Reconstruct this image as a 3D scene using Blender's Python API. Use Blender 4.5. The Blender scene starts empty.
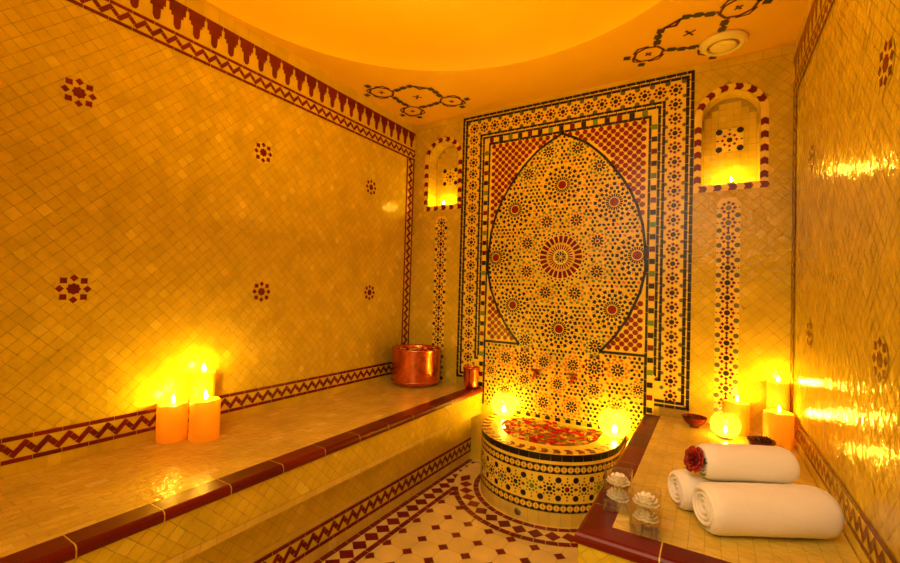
import bpy, math, random
from mathutils import Vector, Matrix
from math import sin, cos, pi, hypot, atan2, sqrt
random.seed(11)
S = bpy.context.scene

# ---------------------------------------------------------------- camera
CAM = Vector((1.95882, -2.63810, 1.14821))
YAW, PIT, ROL, FPX = 0.5479, 0.0213, 0.0293, 429.43
fw = Vector((-sin(YAW)*cos(PIT), cos(YAW)*cos(PIT), sin(PIT)))
rt = Vector((cos(YAW), sin(YAW), 0)); up = rt.cross(fw)
r2 = rt*cos(ROL)+up*sin(ROL); u2 = -rt*sin(ROL)+up*cos(ROL)
cd = bpy.data.cameras.new('camera'); co = bpy.data.objects.new('camera', cd)
S.collection.objects.link(co)
cd.sensor_width = 36; cd.lens = FPX/900*36; cd.clip_start = 0.01
m = Matrix((r2, u2, -fw)).transposed().to_4x4(); m.translation = CAM
co.matrix_world = m
S.camera = co

# ---------------------------------------------------------------- world, light, exposure
S.view_settings.view_transform = 'Standard'; S.view_settings.look = 'None'
S.view_settings.gamma = 1; S.view_settings.use_curve_mapping = False
S.view_settings.exposure = 0.88
w = bpy.data.worlds.new('world'); S.world = w; w.use_nodes = True
w.node_tree.nodes['Background'].inputs[0].default_value = (0.02, 0.008, 0.001, 1)
w.node_tree.nodes['Background'].inputs[1].default_value = 1
S.cycles.max_bounces = 10; S.cycles.transparent_max_bounces = 12
S.cycles.caustics_reflective = False; S.cycles.caustics_refractive = False
S.cycles.sample_clamp_indirect = 6
FLAME = 420.0         # emission strength of the candle flames
def area(name, loc, rot, size, power, col):
    d = bpy.data.lights.new(name, 'AREA'); d.shape = 'DISK'; d.size = size; d.energy = power; d.color = col
    o = bpy.data.objects.new(name, d); o.location = loc; o.rotation_euler = rot; S.collection.objects.link(o); return o
area('dome_uplight', (1.1445, -1.35, 0.95), (pi, 0, 0), 0.7, 10.2, (1, .51, .02)).data.spread = math.radians(132)
area('rear_room_light', (1.55, -3.0, 1.95), (math.radians(52), 0, math.radians(0)), 1.5, 7.9, (1, .74, .42)).data.spread = math.radians(95)

d = bpy.data.lights.new('added_ambient_fill', 'POINT'); d.energy = 5; d.color = (1, .74, .05); d.shadow_soft_size = .35  # added unseen fill lamp to lift the ambient level; no doorway is modelled
o = bpy.data.objects.new('added_ambient_fill', d); o.location = (1.30, -2.95, .72); S.collection.objects.link(o)

# ---------------------------------------------------------------- helpers
def link(o): S.collection.objects.link(o); return o
def tag(o, label=None, cat=None, group=None, kind=None):
    if label: o['label'] = label
    if cat: o['category'] = cat
    if group: o['group'] = group
    if kind: o['kind'] = kind
    return o
def empty(name, loc, label, cat, group=None, rz=0):
    o = bpy.data.objects.new(name, None); o.location = loc; o.rotation_euler = (0, 0, rz)
    o.empty_display_size = .05
    return tag(link(o), label, cat, group)

class MB:
    def __init__(s): s.v = []; s.f = []; s.mi = []; s.tv = []; s.sm = []
    def face(s, pts, mi=0, tv=.5, smooth=False):
        n = len(s.v); s.v.extend([tuple(p) for p in pts]); s.f.append(tuple(range(n, n+len(pts))))
        s.mi.append(mi); s.tv.append(tv); s.sm.append(smooth)
    def grid(s, P, mi=0, closeu=False, closev=False, smooth=True, tv=.5):
        n = len(s.v); R = len(P); K = len(P[0])
        for row in P: s.v.extend([tuple(p) for p in row])
        for i in range(R if closeu else R-1):
            for j in range(K if closev else K-1):
                a = n+i*K+j; b = n+i*K+(j+1) % K; c = n+((i+1) % R)*K+(j+1) % K; d = n+((i+1) % R)*K+j
                s.f.append((a, b, c, d)); s.mi.append(mi); s.tv.append(tv); s.sm.append(smooth)
    def lathe(s, prof, n=40, c=(0, 0, 0), mi=0, smooth=True, fn=None):
        P = []
        for r, z in prof:
            row = []
            for k in range(n):
                a = 2*pi*k/n; rr, zz = (r, z) if fn is None else fn(r, z, a)
                row.append((c[0]+rr*cos(a), c[1]+rr*sin(a), c[2]+zz))
            P.append(row)
        s.grid(P, mi, closev=True, smooth=smooth)
    def tube(s, pts, r, n=8, mi=0, cap=True):
        pts = [Vector(p) for p in pts]; P = []
        prev = None
        for i, p in enumerate(pts):
            t = (pts[min(i+1, len(pts)-1)]-pts[max(i-1, 0)]).normalized()
            a = Vector((0, 0, 1)) if abs(t.z) < .9 else Vector((1, 0, 0))
            if prev is None: x = t.cross(a).normalized()
            else: x = (prev-t*prev.dot(t)).normalized()
            prev = x; y = t.cross(x); rr = r[i] if isinstance(r, (list, tuple)) else r
            P.append([p+(x*cos(2*pi*k/n)+y*sin(2*pi*k/n))*rr for k in range(n)])
        s.grid(P, mi, closev=True)
        if cap: s.face(list(reversed(P[0])), mi, smooth=False); s.face(P[-1], mi, smooth=False)
    def box(s, a, b, mi=0, tv=.5):
        x0, y0, z0 = a; x1, y1, z1 = b
        c = [(x0,y0,z0),(x1,y0,z0),(x1,y1,z0),(x0,y1,z0),(x0,y0,z1),(x1,y0,z1),(x1,y1,z1),(x0,y1,z1)]
        for q in ((3,2,1,0),(4,5,6,7),(0,1,5,4),(1,2,6,5),(2,3,7,6),(3,0,4,7)): s.face([c[k] for k in q], mi, tv)
    def build(s, name, mats, parent=None, weld=False, bevel=0, subsurf=0, solid=0):
        me = bpy.data.meshes.new(name); me.from_pydata(s.v, [], s.f)
        for m_ in (mats if isinstance(mats, (list, tuple)) else [mats]): me.materials.append(m_)
        me.polygons.foreach_set('material_index', s.mi); me.polygons.foreach_set('use_smooth', s.sm)
        at = me.attributes.new('tv', 'FLOAT', 'FACE'); at.data.foreach_set('value', s.tv)
        if weld:
            import bmesh
            bm = bmesh.new(); bm.from_mesh(me); bmesh.ops.remove_doubles(bm, verts=bm.verts, dist=1e-5)
            bmesh.ops.recalc_face_normals(bm, faces=bm.faces); bm.to_mesh(me); bm.free()
        me.update()
        o = bpy.data.objects.new(name, me); link(o)
        if parent is not None: o.parent = parent
        if bevel:
            md = o.modifiers.new('bevel', 'BEVEL'); md.width = bevel; md.segments = 3; md.limit_method = 'ANGLE'
        if solid:
            md = o.modifiers.new('solid', 'SOLIDIFY'); md.thickness = solid
        if subsurf:
            md = o.modifiers.new('sub', 'SUBSURF'); md.levels = subsurf; md.render_levels = subsurf
        return o

# ---------------------------------------------------------------- materials
def mat(name): 
    m = bpy.data.materials.new(name); m.use_nodes = True; nt = m.node_tree
    return m, nt, nt.nodes['Principled BSDF']
def N(nt, t, **kw):
    n = nt.nodes.new(t)
    for k, v in kw.items(): setattr(n, k, v)
    return n
def tilemat(name, c0, c1, c2=None, rough=.2, bump=.25, bscale=28, spec=.36, stain=0.0):
    """glazed tile: colour by the tile's own random value, cloudy variation inside the tile, wavy glaze"""
    m, nt, p = mat(name); L = nt.links.new
    at = N(nt, 'ShaderNodeAttribute', attribute_name='tv'); tc = N(nt, 'ShaderNodeTexCoord')
    rp = N(nt, 'ShaderNodeValToRGB'); rp.color_ramp.elements[0].color = (*c0, 1); rp.color_ramp.elements[1].color = (*c1, 1)
    if c2: e = rp.color_ramp.elements.new(.93); e.color = (*c1, 1); rp.color_ramp.elements[2].color = (*c2, 1)
    L(at.outputs['Fac'], rp.inputs[0])
    ns = N(nt, 'ShaderNodeTexNoise'); ns.inputs['Scale'].default_value = 9; ns.inputs['Detail'].default_value = 6
    L(tc.outputs['Object'], ns.inputs['Vector'])
    mx = N(nt, 'ShaderNodeMix', data_type='RGBA', blend_type='MULTIPLY'); mx.inputs[0].default_value = 1
    mr = N(nt, 'ShaderNodeMapRange'); mr.inputs[1].default_value = .3; mr.inputs[2].default_value = .7
    mr.inputs[3].default_value = .84-stain; mr.inputs[4].default_value = 1.06
    L(ns.outputs['Fac'], mr.inputs[0]); L(rp.outputs[0], mx.inputs[6]); L(mr.outputs[0], mx.inputs[7]); L(mx.outputs[2], p.inputs['Base Color'])
    n2 = N(nt, 'ShaderNodeTexNoise'); n2.inputs['Scale'].default_value = bscale; n2.inputs['Detail'].default_value = 2
    L(tc.outputs['Object'], n2.inputs['Vector'])
    bp = N(nt, 'ShaderNodeBump'); bp.inputs['Strength'].default_value = bump; bp.inputs['Distance'].default_value = .004
    L(n2.outputs['Fac'], bp.inputs['Height']); L(bp.outputs[0], p.inputs['Normal'])
    p.inputs['Roughness'].default_value = rough; p.inputs['Specular IOR Level'].default_value = spec
    return m
def plain(name, col, rough=.5, metal=0, bump=0, bscale=30, vary=0.0, spec=.5, **kw):
    m, nt, p = mat(name); L = nt.links.new
    p.inputs['Base Color'].default_value = (*col, 1); p.inputs['Roughness'].default_value = rough
    p.inputs['Metallic'].default_value = metal; p.inputs['Specular IOR Level'].default_value = spec
    tc = N(nt, 'ShaderNodeTexCoord')
    ns = N(nt, 'ShaderNodeTexNoise'); ns.inputs['Scale'].default_value = bscale; ns.inputs['Detail'].default_value = 4
    L(tc.outputs['Object'], ns.inputs['Vector'])
    if vary:
        rp = N(nt, 'ShaderNodeValToRGB'); rp.color_ramp.elements[0].position = .3; rp.color_ramp.elements[1].position = .7
        rp.color_ramp.elements[0].color = tuple(x*(1-vary) for x in col)+(1,); rp.color_ramp.elements[1].color = tuple(min(1, x*(1+vary)) for x in col)+(1,)
        L(ns.outputs['Fac'], rp.inputs[0]); L(rp.outputs[0], p.inputs['Base Color'])
    if bump:
        b = N(nt, 'ShaderNodeBump'); b.inputs['Strength'].default_value = bump; b.inputs['Distance'].default_value = .003
        L(ns.outputs['Fac'], b.inputs['Height']); L(b.outputs[0], p.inputs['Normal'])
    for k, v in kw.items(): p.inputs[k.replace('_', ' ')].default_value = v
    return m
GROUT = plain('grout', (.40, .28, .02), .8, bump=.4, bscale=120, vary=.2)
CREAM = tilemat('cream_zellige', (.66, .47, .020), (.73, .53, .028), (.80, .61, .055), .15, .7, 34, .2)
CREAM_TOP = tilemat('bench_top_tile', (.68, .48, .06), (.74, .54, .08), (.80, .61, .13), .2, .9, 46)
RED = tilemat('oxblood_tile', (.13, .006, .008), (.20, .010, .010), None, .25, .2, 40)
BLACK = tilemat('black_tile', (.008, .005, .005), (.024, .013, .010), None, .3, .2, 40)
GREEN = tilemat('green_tile', (.11, .24, .012), (.19, .33, .02), None, .28, .2, 40)
ORANGE = tilemat('ochre_tile', (.55, .15, .015), (.75, .24, .025), None, .28, .2, 40)
GREY = tilemat('sage_grey_tile', (.10, .10, .045), (.17, .15, .06), None, .28, .2, 40)
PATCH = tilemat('mosaic_ground', (.88, .62, .04), (.93, .68, .06), None, .28, .2, 40)
SCAR = tilemat('scarlet_tile', (.19, .006, .006), (.25, .009, .007), None, .25, .2, 40)
WM = [GROUT, CREAM, RED, BLACK, GREEN, ORANGE, GREY, PATCH, SCAR, CREAM_TOP]
gr, cr, rd, bk, gn, og, gy, pa, sc, ct = range(10)
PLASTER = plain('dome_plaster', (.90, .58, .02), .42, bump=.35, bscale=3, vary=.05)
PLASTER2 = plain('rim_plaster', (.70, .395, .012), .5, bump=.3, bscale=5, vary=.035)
ORNA = plain('painted_ornament', (.085, .012, .008), .5, vary=.2)
ORNB = plain('painted_ornament_green', (.035, .03, .012), .5, vary=.2)
NOSE = tilemat('oxblood_nosing', (.10, .006, .004), (.17, .010, .005), None, .30, .25, 12, .2)
FLOORC = tilemat('floor_cream', (.74, .56, .14), (.82, .64, .18), None, .3, .15, 20)
COPPER = plain('hammered_copper', (.80, .22, .07), .22, 1, bump=.25, bscale=45, vary=.12)
COPDARK = plain('dark_copper', (.35, .08, .03), .3, 1, vary=.2)
WHITETERRY, nt, p = mat('white_terry'); L = nt.links.new
p.inputs['Base Color'].default_value = (.86, .80, .68, 1); p.inputs['Roughness'].default_value = .95; p.inputs['Sheen Weight'].default_value = .4
tc = N(nt, 'ShaderNodeTexCoord'); ns = N(nt, 'ShaderNodeTexNoise'); ns.inputs['Scale'].default_value = 260; ns.inputs['Detail'].default_value = 3
n2 = N(nt, 'ShaderNodeTexNoise'); n2.inputs['Scale'].default_value = 26; n2.inputs['Detail'].default_value = 2
ad = N(nt, 'ShaderNodeMath', operation='MULTIPLY_ADD'); ad.inputs[1].default_value = .35
L(tc.outputs['Object'], ns.inputs['Vector']); L(tc.outputs['Object'], n2.inputs['Vector']); L(ns.outputs['Fac'], ad.inputs[0]); L(n2.outputs['Fac'], ad.inputs[2])
b = N(nt, 'ShaderNodeBump'); b.inputs['Strength'].default_value = .6; b.inputs['Distance'].default_value = .004
L(ad.outputs[0], b.inputs['Height']); L(b.outputs[0], p.inputs['Normal'])
WAX, nt, p = mat('candle_wax'); L = nt.links.new
p.inputs['Base Color'].default_value = (.97, .66, .06, 1); p.inputs['Roughness'].default_value = .4
p.inputs['Subsurface Weight'].default_value = .35; p.inputs['Subsurface Radius'].default_value = (1, .45, .1); p.inputs['Subsurface Scale'].default_value = .025
tr = N(nt, 'ShaderNodeBsdfTranslucent'); tr.inputs[0].default_value = (1, .70, .14, 1)
mx = N(nt, 'ShaderNodeMixShader'); mx.inputs[0].default_value = .5
L(p.outputs[0], mx.inputs[1]); L(tr.outputs[0], mx.inputs[2]); L(mx.outputs[0], nt.nodes['Material Output'].inputs[0])
WICK = plain('wick', (.02, .015, .01), .9)
FL, nt, p = mat('candle_flame'); e = N(nt, 'ShaderNodeEmission'); e.inputs[0].default_value = (1, .59, .04, 1); e.inputs[1].default_value = FLAME
nt.links.new(e.outputs[0], nt.nodes['Material Output'].inputs[0])
PETR = plain('red_petal', (.60, .006, .004), .75, spec=.15, vary=.25, bscale=60)
PETW = plain('cream_petal', (.90, .60, .06), .75, spec=.15, vary=.12, bscale=60)
ROSE = plain('rose_petals', (.27, .007, .006), .5, vary=.3, bscale=50)
LEAF = plain('leaf', (.05, .09, .02), .5, vary=.3)
SOAP = plain('white_flower', (.93, .86, .66), .6, bump=.2, bscale=60)
BOWLR = plain('oxblood_glaze', (.12, .004, .004), .15, vary=.15)
DRIED = plain('dark_dried_petals', (.06, .008, .008), .7, vary=.4, bscale=90)
FIXT = plain('cream_fixture', (.74, .60, .34), .4)
STEEL = plain('dull_steel', (.25, .22, .16), .4, .9)
def glass(name, col, rough, bump, bs, ior=1.45, vor=False):
    """clear glass whose shadow stays light"""
    m, nt, p = mat(name); L = nt.links.new; nt.nodes.remove(p)
    g = N(nt, 'ShaderNodeBsdfGlossy'); g.inputs['Roughness'].default_value = rough
    t = N(nt, 'ShaderNodeBsdfTransparent'); t.inputs[0].default_value = (*col, 1)
    fr = N(nt, 'ShaderNodeLayerWeight'); pw = N(nt, 'ShaderNodeMath', operation='POWER'); pw.inputs[1].default_value = 3.2
    ma = N(nt, 'ShaderNodeMath', operation='MULTIPLY_ADD'); ma.inputs[1].default_value = .8; ma.inputs[2].default_value = (ior-1)**2/(ior+1)**2+.02
    L(fr.outputs['Facing'], pw.inputs[0]); L(pw.outputs[0], ma.inputs[0])
    mx = N(nt, 'ShaderNodeMixShader'); L(ma.outputs[0], mx.inputs[0]); L(t.outputs[0], mx.inputs[1]); L(g.outputs[0], mx.inputs[2])
    out = mx.outputs[0]
    if bump:
        tc = N(nt, 'ShaderNodeTexCoord'); tx = N(nt, 'ShaderNodeTexVoronoi' if vor else 'ShaderNodeTexNoise'); tx.inputs['Scale'].default_value = bs
        b = N(nt, 'ShaderNodeBump'); b.inputs['Strength'].default_value = bump; b.inputs['Distance'].default_value = .004
        L(tc.outputs['Object'], tx.inputs['Vector']); L(tx.outputs[0], b.inputs['Height']); L(b.outputs[0], g.inputs['Normal']); L(b.outputs[0], fr.inputs['Normal'])
    return m, nt, mx
CLEAR, _, _ = glass('clear_glass', (.97, .96, .92), .03, 0, 1, 1.9)
WATER, _, _ = glass('water', (.90, .84, .66), .02, .35, 14, 1.33)
CRACK, nt, mx = glass('ribbed_glass', (.98, .93, .78), .08, .9, 60, 1.5, True)
tr = N(nt, 'ShaderNodeBsdfTranslucent'); tr.inputs[0].default_value = (1, .72, .34, 1)
m2 = N(nt, 'ShaderNodeMixShader'); m2.inputs[0].default_value = .25
nt.links.new(mx.outputs[0], m2.inputs[1]); nt.links.new(tr.outputs[0], m2.inputs[2]); nt.links.new(m2.outputs[0], nt.nodes['Material Output'].inputs[0])
for g in (CLEAR, WATER):
    mm = [n for n in g.node_tree.nodes if n.type == 'MIX_SHADER'][0]
    g.node_tree.links.new(mm.outputs[0], g.node_tree.nodes['Material Output'].inputs[0])

# ---------------------------------------------------------------- mosaic drawing in a surface's own (u, v)
def clip_hp(P, a, b, c):          # keep a*u+b*v <= c
    out = []
    for i in range(len(P)):
        p, q = P[i], P[(i+1) % len(P)]
        dp, dq = a*p[0]+b*p[1]-c, a*q[0]+b*q[1]-c
        if dp <= 0: out.append(p)
        if dp*dq < 0:
            t = dp/(dp-dq); out.append((p[0]+t*(q[0]-p[0]), p[1]+t*(q[1]-p[1])))
    return out
def clip_rect(P, r):
    for a, b, c in ((-1, 0, -r[0]), (1, 0, r[1]), (0, -1, -r[2]), (0, 1, r[3])):
        P = clip_hp(P, a, b, c)
        if len(P) < 3: return []
    return P
class Pat(MB):
    LH = .0007
    def __init__(s, mp): super().__init__(); s.mp = mp; s.clip = None; s.test = None
    def poly(s, P, mi, layer=3, tv=None, tilt=None):
        if s.clip:
            P = clip_rect(P, s.clip)
            if len(P) < 3: return
        cu = sum(p[0] for p in P)/len(P); cv = sum(p[1] for p in P)/len(P)
        if s.test and not s.test(cu, cv): return
        h = layer*s.LH; tu, tvv = tilt or (0, 0)
        pts = [s.mp(p[0], p[1], h+(p[0]-cu)*tu+(p[1]-cv)*tvv) for p in P]
        # outward facing
        a = Vector(pts[1])-Vector(pts[0]); b_ = Vector(pts[2])-Vector(pts[0]); n = a.cross(b_)
        o = Vector(s.mp(cu, cv, .01))-Vector(s.mp(cu, cv, 0))
        if n.dot(o) < 0: pts.reverse()
        s.face(pts, mi, random.random() if tv is None else tv)
    def rect(s, u0, u1, v0, v1, mi, layer=3, tv=None): s.poly([(u0, v0), (u1, v0), (u1, v1), (u0, v1)], mi, layer, tv)
    def ngon(s, u, v, r, n, mi, layer=3, rot=0, sv=1): s.poly([(u+r*cos(rot+2*pi*k/n), v+sv*r*sin(rot+2*pi*k/n)) for k in range(n)], mi, layer)
    def dia(s, u, v, a, b, mi, layer=3): s.poly([(u-a, v), (u, v-b), (u+a, v), (u, v+b)], mi, layer)
    def kite(s, c, ang, r0, r1, w, mi, layer=3, mid=.5):
        d = (cos(ang), sin(ang)); e = (-d[1], d[0]); rm = r0+(r1-r0)*mid
        s.poly([(c[0]+d[0]*r0, c[1]+d[1]*r0), (c[0]+d[0]*rm+e[0]*w, c[1]+d[1]*rm+e[1]*w), (c[0]+d[0]*r1, c[1]+d[1]*r1), (c[0]+d[0]*rm-e[0]*w, c[1]+d[1]*rm-e[1]*w)], mi, layer)
    def bar(s, c, ang, r0, r1, w, mi, layer=3):
        d = (cos(ang), sin(ang)); e = (-d[1]*w, d[0]*w)
        s.poly([(c[0]+d[0]*r0-e[0], c[1]+d[1]*r0-e[1]), (c[0]+d[0]*r1-e[0]*1.25, c[1]+d[1]*r1-e[1]*1.25), (c[0]+d[0]*r1+e[0]*1.25, c[1]+d[1]*r1+e[1]*1.25), (c[0]+d[0]*r0+e[0], c[1]+d[1]*r0+e[1])], mi, layer)
    def ring(s, c, n, r0, r1, w, mi, off=0, layer=3, mid=.5, bar=False):
        for k in range(n): (s.bar if bar else lambda *a: s.kite(*a, mid=mid))(c, 2*pi*(k+off)/n, r0, r1, w, mi, layer)
    def hexa(s, c, ang, l, w, mi, layer=3):
        d = (cos(ang), sin(ang)); e = (-d[1], d[0]); P = []
        for a, b_ in ((-l, 0), (-l*.45, -w), (l*.45, -w), (l, 0), (l*.45, w), (-l*.45, w)): P.append((c[0]+d[0]*a+e[0]*b_, c[1]+d[1]*a+e[1]*b_))
        s.poly(P, mi, layer)
    def line(s, pts, w, mi, layer=3):
        for p, q in zip(pts, pts[1:]):
            d = Vector((q[0]-p[0], q[1]-p[1])); L_ = d.length
            if L_ < 1e-6: continue
            d /= L_; e = Vector((-d.y, d.x))*w/2; x = d*w*.25
            s.poly([(p[0]-x.x-e.x, p[1]-x.y-e.y), (q[0]+x.x-e.x, q[1]+x.y-e.y), (q[0]+x.x+e.x, q[1]+x.y+e.y), (p[0]-x.x+e.x, p[1]-x.y+e.y)], mi, layer)
    def tiles(s, r, a, ang=pi/4, mi=cr, layer=1, skip=None, gap=.0016, tilt=.012, asp=1.0, brick=False, joff=.0006):
        u0, u1, v0, v1 = r; cu, cv = (u0+u1)/2, (v0+v1)/2; R = hypot(u1-u0, v1-v0)/2+a
        ca, sa = cos(ang), sin(ang); n = int(R/a)+1; b = a*asp; nb = int(R/b)+1
        for i in range(-n, n+1):
            for j in range(-nb, nb+1):
                x, y = (i+(.5*(j % 2) if brick else 0))*a, j*b; P = []
                qu, qv = cu+x*ca-y*sa, cv+x*sa+y*ca
                if qu < u0-a or qu > u1+a or qv < v0-a or qv > v1+a: continue
                for du, dv in ((-1, -1), (1, -1), (1, 1), (-1, 1)):
                    px = x+du*(a/2-gap/2)+random.uniform(-joff, joff); py = y+dv*(b/2-gap/2)+random.uniform(-joff, joff)
                    P.append((cu+px*ca-py*sa, cv+px*sa+py*ca))
                P = clip_rect(P, r)
                if len(P) < 3: continue
                ar = abs(sum(P[k][0]*P[(k+1) % len(P)][1]-P[(k+1) % len(P)][0]*P[k][1] for k in range(len(P))))/2
                if ar < a*b*.01: continue
                mu = sum(p_[0] for p_ in P)/len(P); mv = sum(p_[1] for p_ in P)/len(P)
                if skip and skip(mu, mv, P): continue
                s.poly(P, mi, layer, None, (random.gauss(0, tilt), random.gauss(0, tilt)))
    # ---- motifs
    def band_h(s, u0, u1, v0, v1, per=.0575, mi=rd, lay=4, phase=0, joints=.077, rline=.17, patch=cr):
        """red line, zigzag of red pieces, red line; runs along u"""
        h = v1-v0; t = h*rline; s.rect(u0, u1, v0, v1, patch, lay-1, .5)
        for a, b in ((v0, v0+t), (v1-t, v1)):
            u = u0
            while u < u1-1e-6:
                s.rect(u, min(u+joints, u1)-.0016, a, b, mi, lay); u += joints
        n = int((u1-u0)/per)+2; vm = (v0+v1)/2; A = h*.19; w = h*.20
        old = s.clip; s.clip = (u0, u1, v0, v1)
        for k in range(-1, n):
            x = u0+(k+phase)*per
            s.zz(x, vm-A, x+per/2, vm+A, w, mi, lay); s.zz(x+per/2, vm+A, x+per, vm-A, w, mi, lay)
        s.clip = old
    def zz(s, x0, y0, x1, y1, w, mi, lay):
        dx, dy = x1-x0, y1-y0; g = .035
        l = hypot(dx, dy); e = (-dy/l*w/2, dx/l*w/2); ex = (dx/l*w*.45, dy/l*w*.45) if dy > 0 else (-dx/l*w*.56, -dy/l*w*.56)
        s.poly([(x0-ex[0]-e[0], y0-ex[1]-e[1]), (x1+ex[0]-e[0], y1+ex[1]-e[1]), (x1+ex[0]+e[0], y1+ex[1]+e[1]), (x0-ex[0]+e[0], y0-ex[1]+e[1])], mi, lay+(.4 if dy > 0 else 0))
    def vband(s, u0, u1, v0, v1, **k):
        o = s.mp; s2 = Pat(lambda a, b, h: o(b, a, h)); s2.band_h(v0, v1, u0, u1, **k); s.merge(s2)
    def merge(s, o):
        n = len(s.v); s.v += o.v; s.f += [tuple(i+n for i in f) for f in o.f]; s.mi += o.mi; s.tv += o.tv; s.sm += o.sm
    def cren(s, u0, u1, v0, v1, per=.0795, lay=3):
        s.rect(u0, u1, v0, v1, cr, lay-1, .6)
        H = v1-v0; n = int((u1-u0)/per)
        for k in range(n+1):
            c = u0+(k+.5)*per; q = per/2-.001
            old = s.clip; s.clip = (u0, u1, v0, v1)
            s.rect(c-q, c+q, v1-H*.14, v1, rd, lay)
            for (a, y0, y1) in ((.42, .38, .14), (.31, .50, .38)):
                s.rect(c-per*a, c+per*a, v1-H*y0, v1-H*y1, rd, lay)
            s.poly([(c-per*.20, v1-H*.50), (c+per*.20, v1-H*.50), (c+per*.18, v1-H*.80), (c+per*.08, v1-H*.90), (c-per*.08, v1-H*.90), (c-per*.18, v1-H*.80)], rd, lay)
            s.clip = old
    def star8(s, u, v, R=.05, mi=rd, lay=4):
        s.ngon(u, v, R*1.06, 16, cr, lay-1, pi/16)
        P = []
        for k in range(16): rr = R*(.42 if k % 2 == 0 else .34); P.append((u+rr*cos(pi*k/8), v+rr*sin(pi*k/8)))
        s.poly(P, mi, lay)
        for k in range(8):
            a = pi*k/4; d = R*.76 if k % 2 == 0 else R*.80; c = (u+d*cos(a), v+d*sin(a))
            if k % 2 == 0: s.dia(c[0], c[1], R*.25, R*.25, mi, lay)
            else: s.ngon(c[0], c[1], R*.27, 4, mi, lay, pi/4)
    def flower(s, u, v, q=1.0, lay=4, cen=bk, pet=rd):
        s.ngon(u, v, .0138*q, 8, cen, lay, pi/8)
        for k in range(8):
            a = 2*pi*k/8; s.dia(u+.0265*q*cos(a), v+.0265*q*sin(a), .0096*q, .0096*q, pet, lay)
    def big_ros(s, u, v, lay=3, R=.105, q=1.0):
        c = (u, v); q = R/.105
        s.ngon(u, v, R*1.02, 24, pa, lay-1)
        s.ngon(u, v, .022*q, 16, sc, lay)
        s.ring(c, 20, .027*q, .043*q, .0036*q, bk, 0, lay, bar=True)
        s.ring(c, 16, .047*q, .061*q, .0056*q, bk, 0, lay, bar=True)
        s.ring(c, 16, .0655*q, .081*q, .0068*q, bk, .5, lay, bar=True)
        s.ring(c, 16, .086*q, .103*q, .0080*q, bk, 0, lay, bar=True)
        s.ring(c, 16, .082*q, .100*q, .0040*q, og, .5, lay)
    def small_ros(s, u, v, lay=3, o1=og, o2=gn, R=.068, pet=bk):
        q = R/.068; c = (u, v)
        s.ngon(u, v, R*1.02, 20, pa, lay-1)
        s.ngon(u, v, .0095*q, 10, sc, lay)
        s.ring(c, 10, .015*q, .038*q, .0052*q, pet, 0, lay, bar=True)
        s.ring(c, 10, .042*q, .054*q, .0068*q, o1, .5, lay, bar=True)
        s.ring(c, 10, .055*q, .069*q, .0088*q, o2, 0, lay, bar=True)
    def medallion(s, u, v, lay=3):
        c = (u, v); s.ngon(u, v, .168, 32, pa, lay-1)
        s.ring(c, 8, .006, .036, .0075, bk, 0, lay, .6); s.ring(c, 8, .024, .042, .006, gn, .5, lay)
        s.ring(c, 28, .048, .078, .0036, rd, 0, lay, bar=True)
        s.ring(c, 48, .0825, .0865, .0040, og, 0, lay, bar=True)
        s.ring(c, 24, .090, .133, .0092, rd, 0, lay, bar=True)
        s.ring(c, 32, .137, .151, .0078, bk, 0, lay); s.ring(c, 32, .150, .167, .0092, bk, .5, lay)
    def fill(s, r, circles, lay=2, pitch=.0262):
        u0, u1, v0, v1 = r; j = 0; v = v0
        while v < v1:
            u = u0+(pitch/2 if j % 2 else 0)
            while u < u1:
                if all(hypot(u-a, v-b) > R+.010 for a, b, R in circles) and u0+.01 < u < u1-.01:
                    i_ = int(round((u-u0)/(pitch/2))); cl = ((i_-j)//2+2*j) % 3
                    if cl == 0: s.ngon(u, v, .0085, 8, bk, lay)
                    elif cl == 1: s.hexa((u, v), pi/2 if (i_//2+j) % 2 else pi/6, .0125, .0074, bk, lay)
                    else: s.hexa((u, v), -pi/6, .0118, .0068, random.choice((og, og, gn, bk)), lay)
                u += pitch
            v += pitch*.866; j += 1

# ---------------------------------------------------------------- dimensions (metres)
W, DEEP, H = 2.289, 3.19, 2.406
ZB, ZC, ZM, ZL, Z1, Z2 = .498, 2.342, 2.211, 2.131, .627, .538
CX = W/2
XO, XI, XF = .643, .5595, .555
RY = -1.433

# ---------------------------------------------------------------- side walls
def side_wall(name, mp, v_lo, bandrange):
    P = Pat(mp); P.face([mp(-DEEP, 0, 0), mp(0, 0, 0), mp(0, H, 0), mp(-DEEP, H, 0)], gr)
    P.tiles((-DEEP, 0, v_lo, ZL+.01), .0365)
    # cream strip under the ceiling
    y = -DEEP
    while y < 0: P.rect(y, min(0, y+.075)-.0015, ZC+.002, H, cr, 2); y += .075
    P.cren(-DEEP, 0, ZM, ZC)
    P.band_h(-DEEP, 0, ZL, ZM, lay=5)
    P.band_h(bandrange, 0, Z2, Z1, lay=5, phase=-.1)
    y = bandrange
    while y < 0: P.rect(y, min(0, y+.0385)-.0015, ZB-.005, Z2, cr, 3); y += .0385
    P.vband(-.100, -.006, Z1, ZL, lay=5)
    return P
PL = side_wall('wall_left', lambda y, z, h: (h, y, z), 0.42, -DEEP)
for y, z in ((-2.035, 1.822), (-1.290, 1.822), (-.480, 1.824), (-2.024, 1.115), (-1.270, 1.115), (-.462, 1.120)): PL.star8(y, z, .052, rd, 4)
o = PL.build('wall_left', WM); tag(o, 'left wall of cream diamond zellige tiles with oxblood borders', kind='structure')
PR = side_wall('wall_right', lambda y, z, h: (W-h, y, z), 0.0, RY-.03)
for y, z in ((-1.315, 1.690), (-.460, 1.716), (-1.290, 1.02), (-.462, 1.02)): PR.star8(y, z, .052, rd, 4)
o = PR.build('wall_right', WM); tag(o, 'right wall of glossy cream zellige tiles with candle glints', kind='structure')
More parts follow.
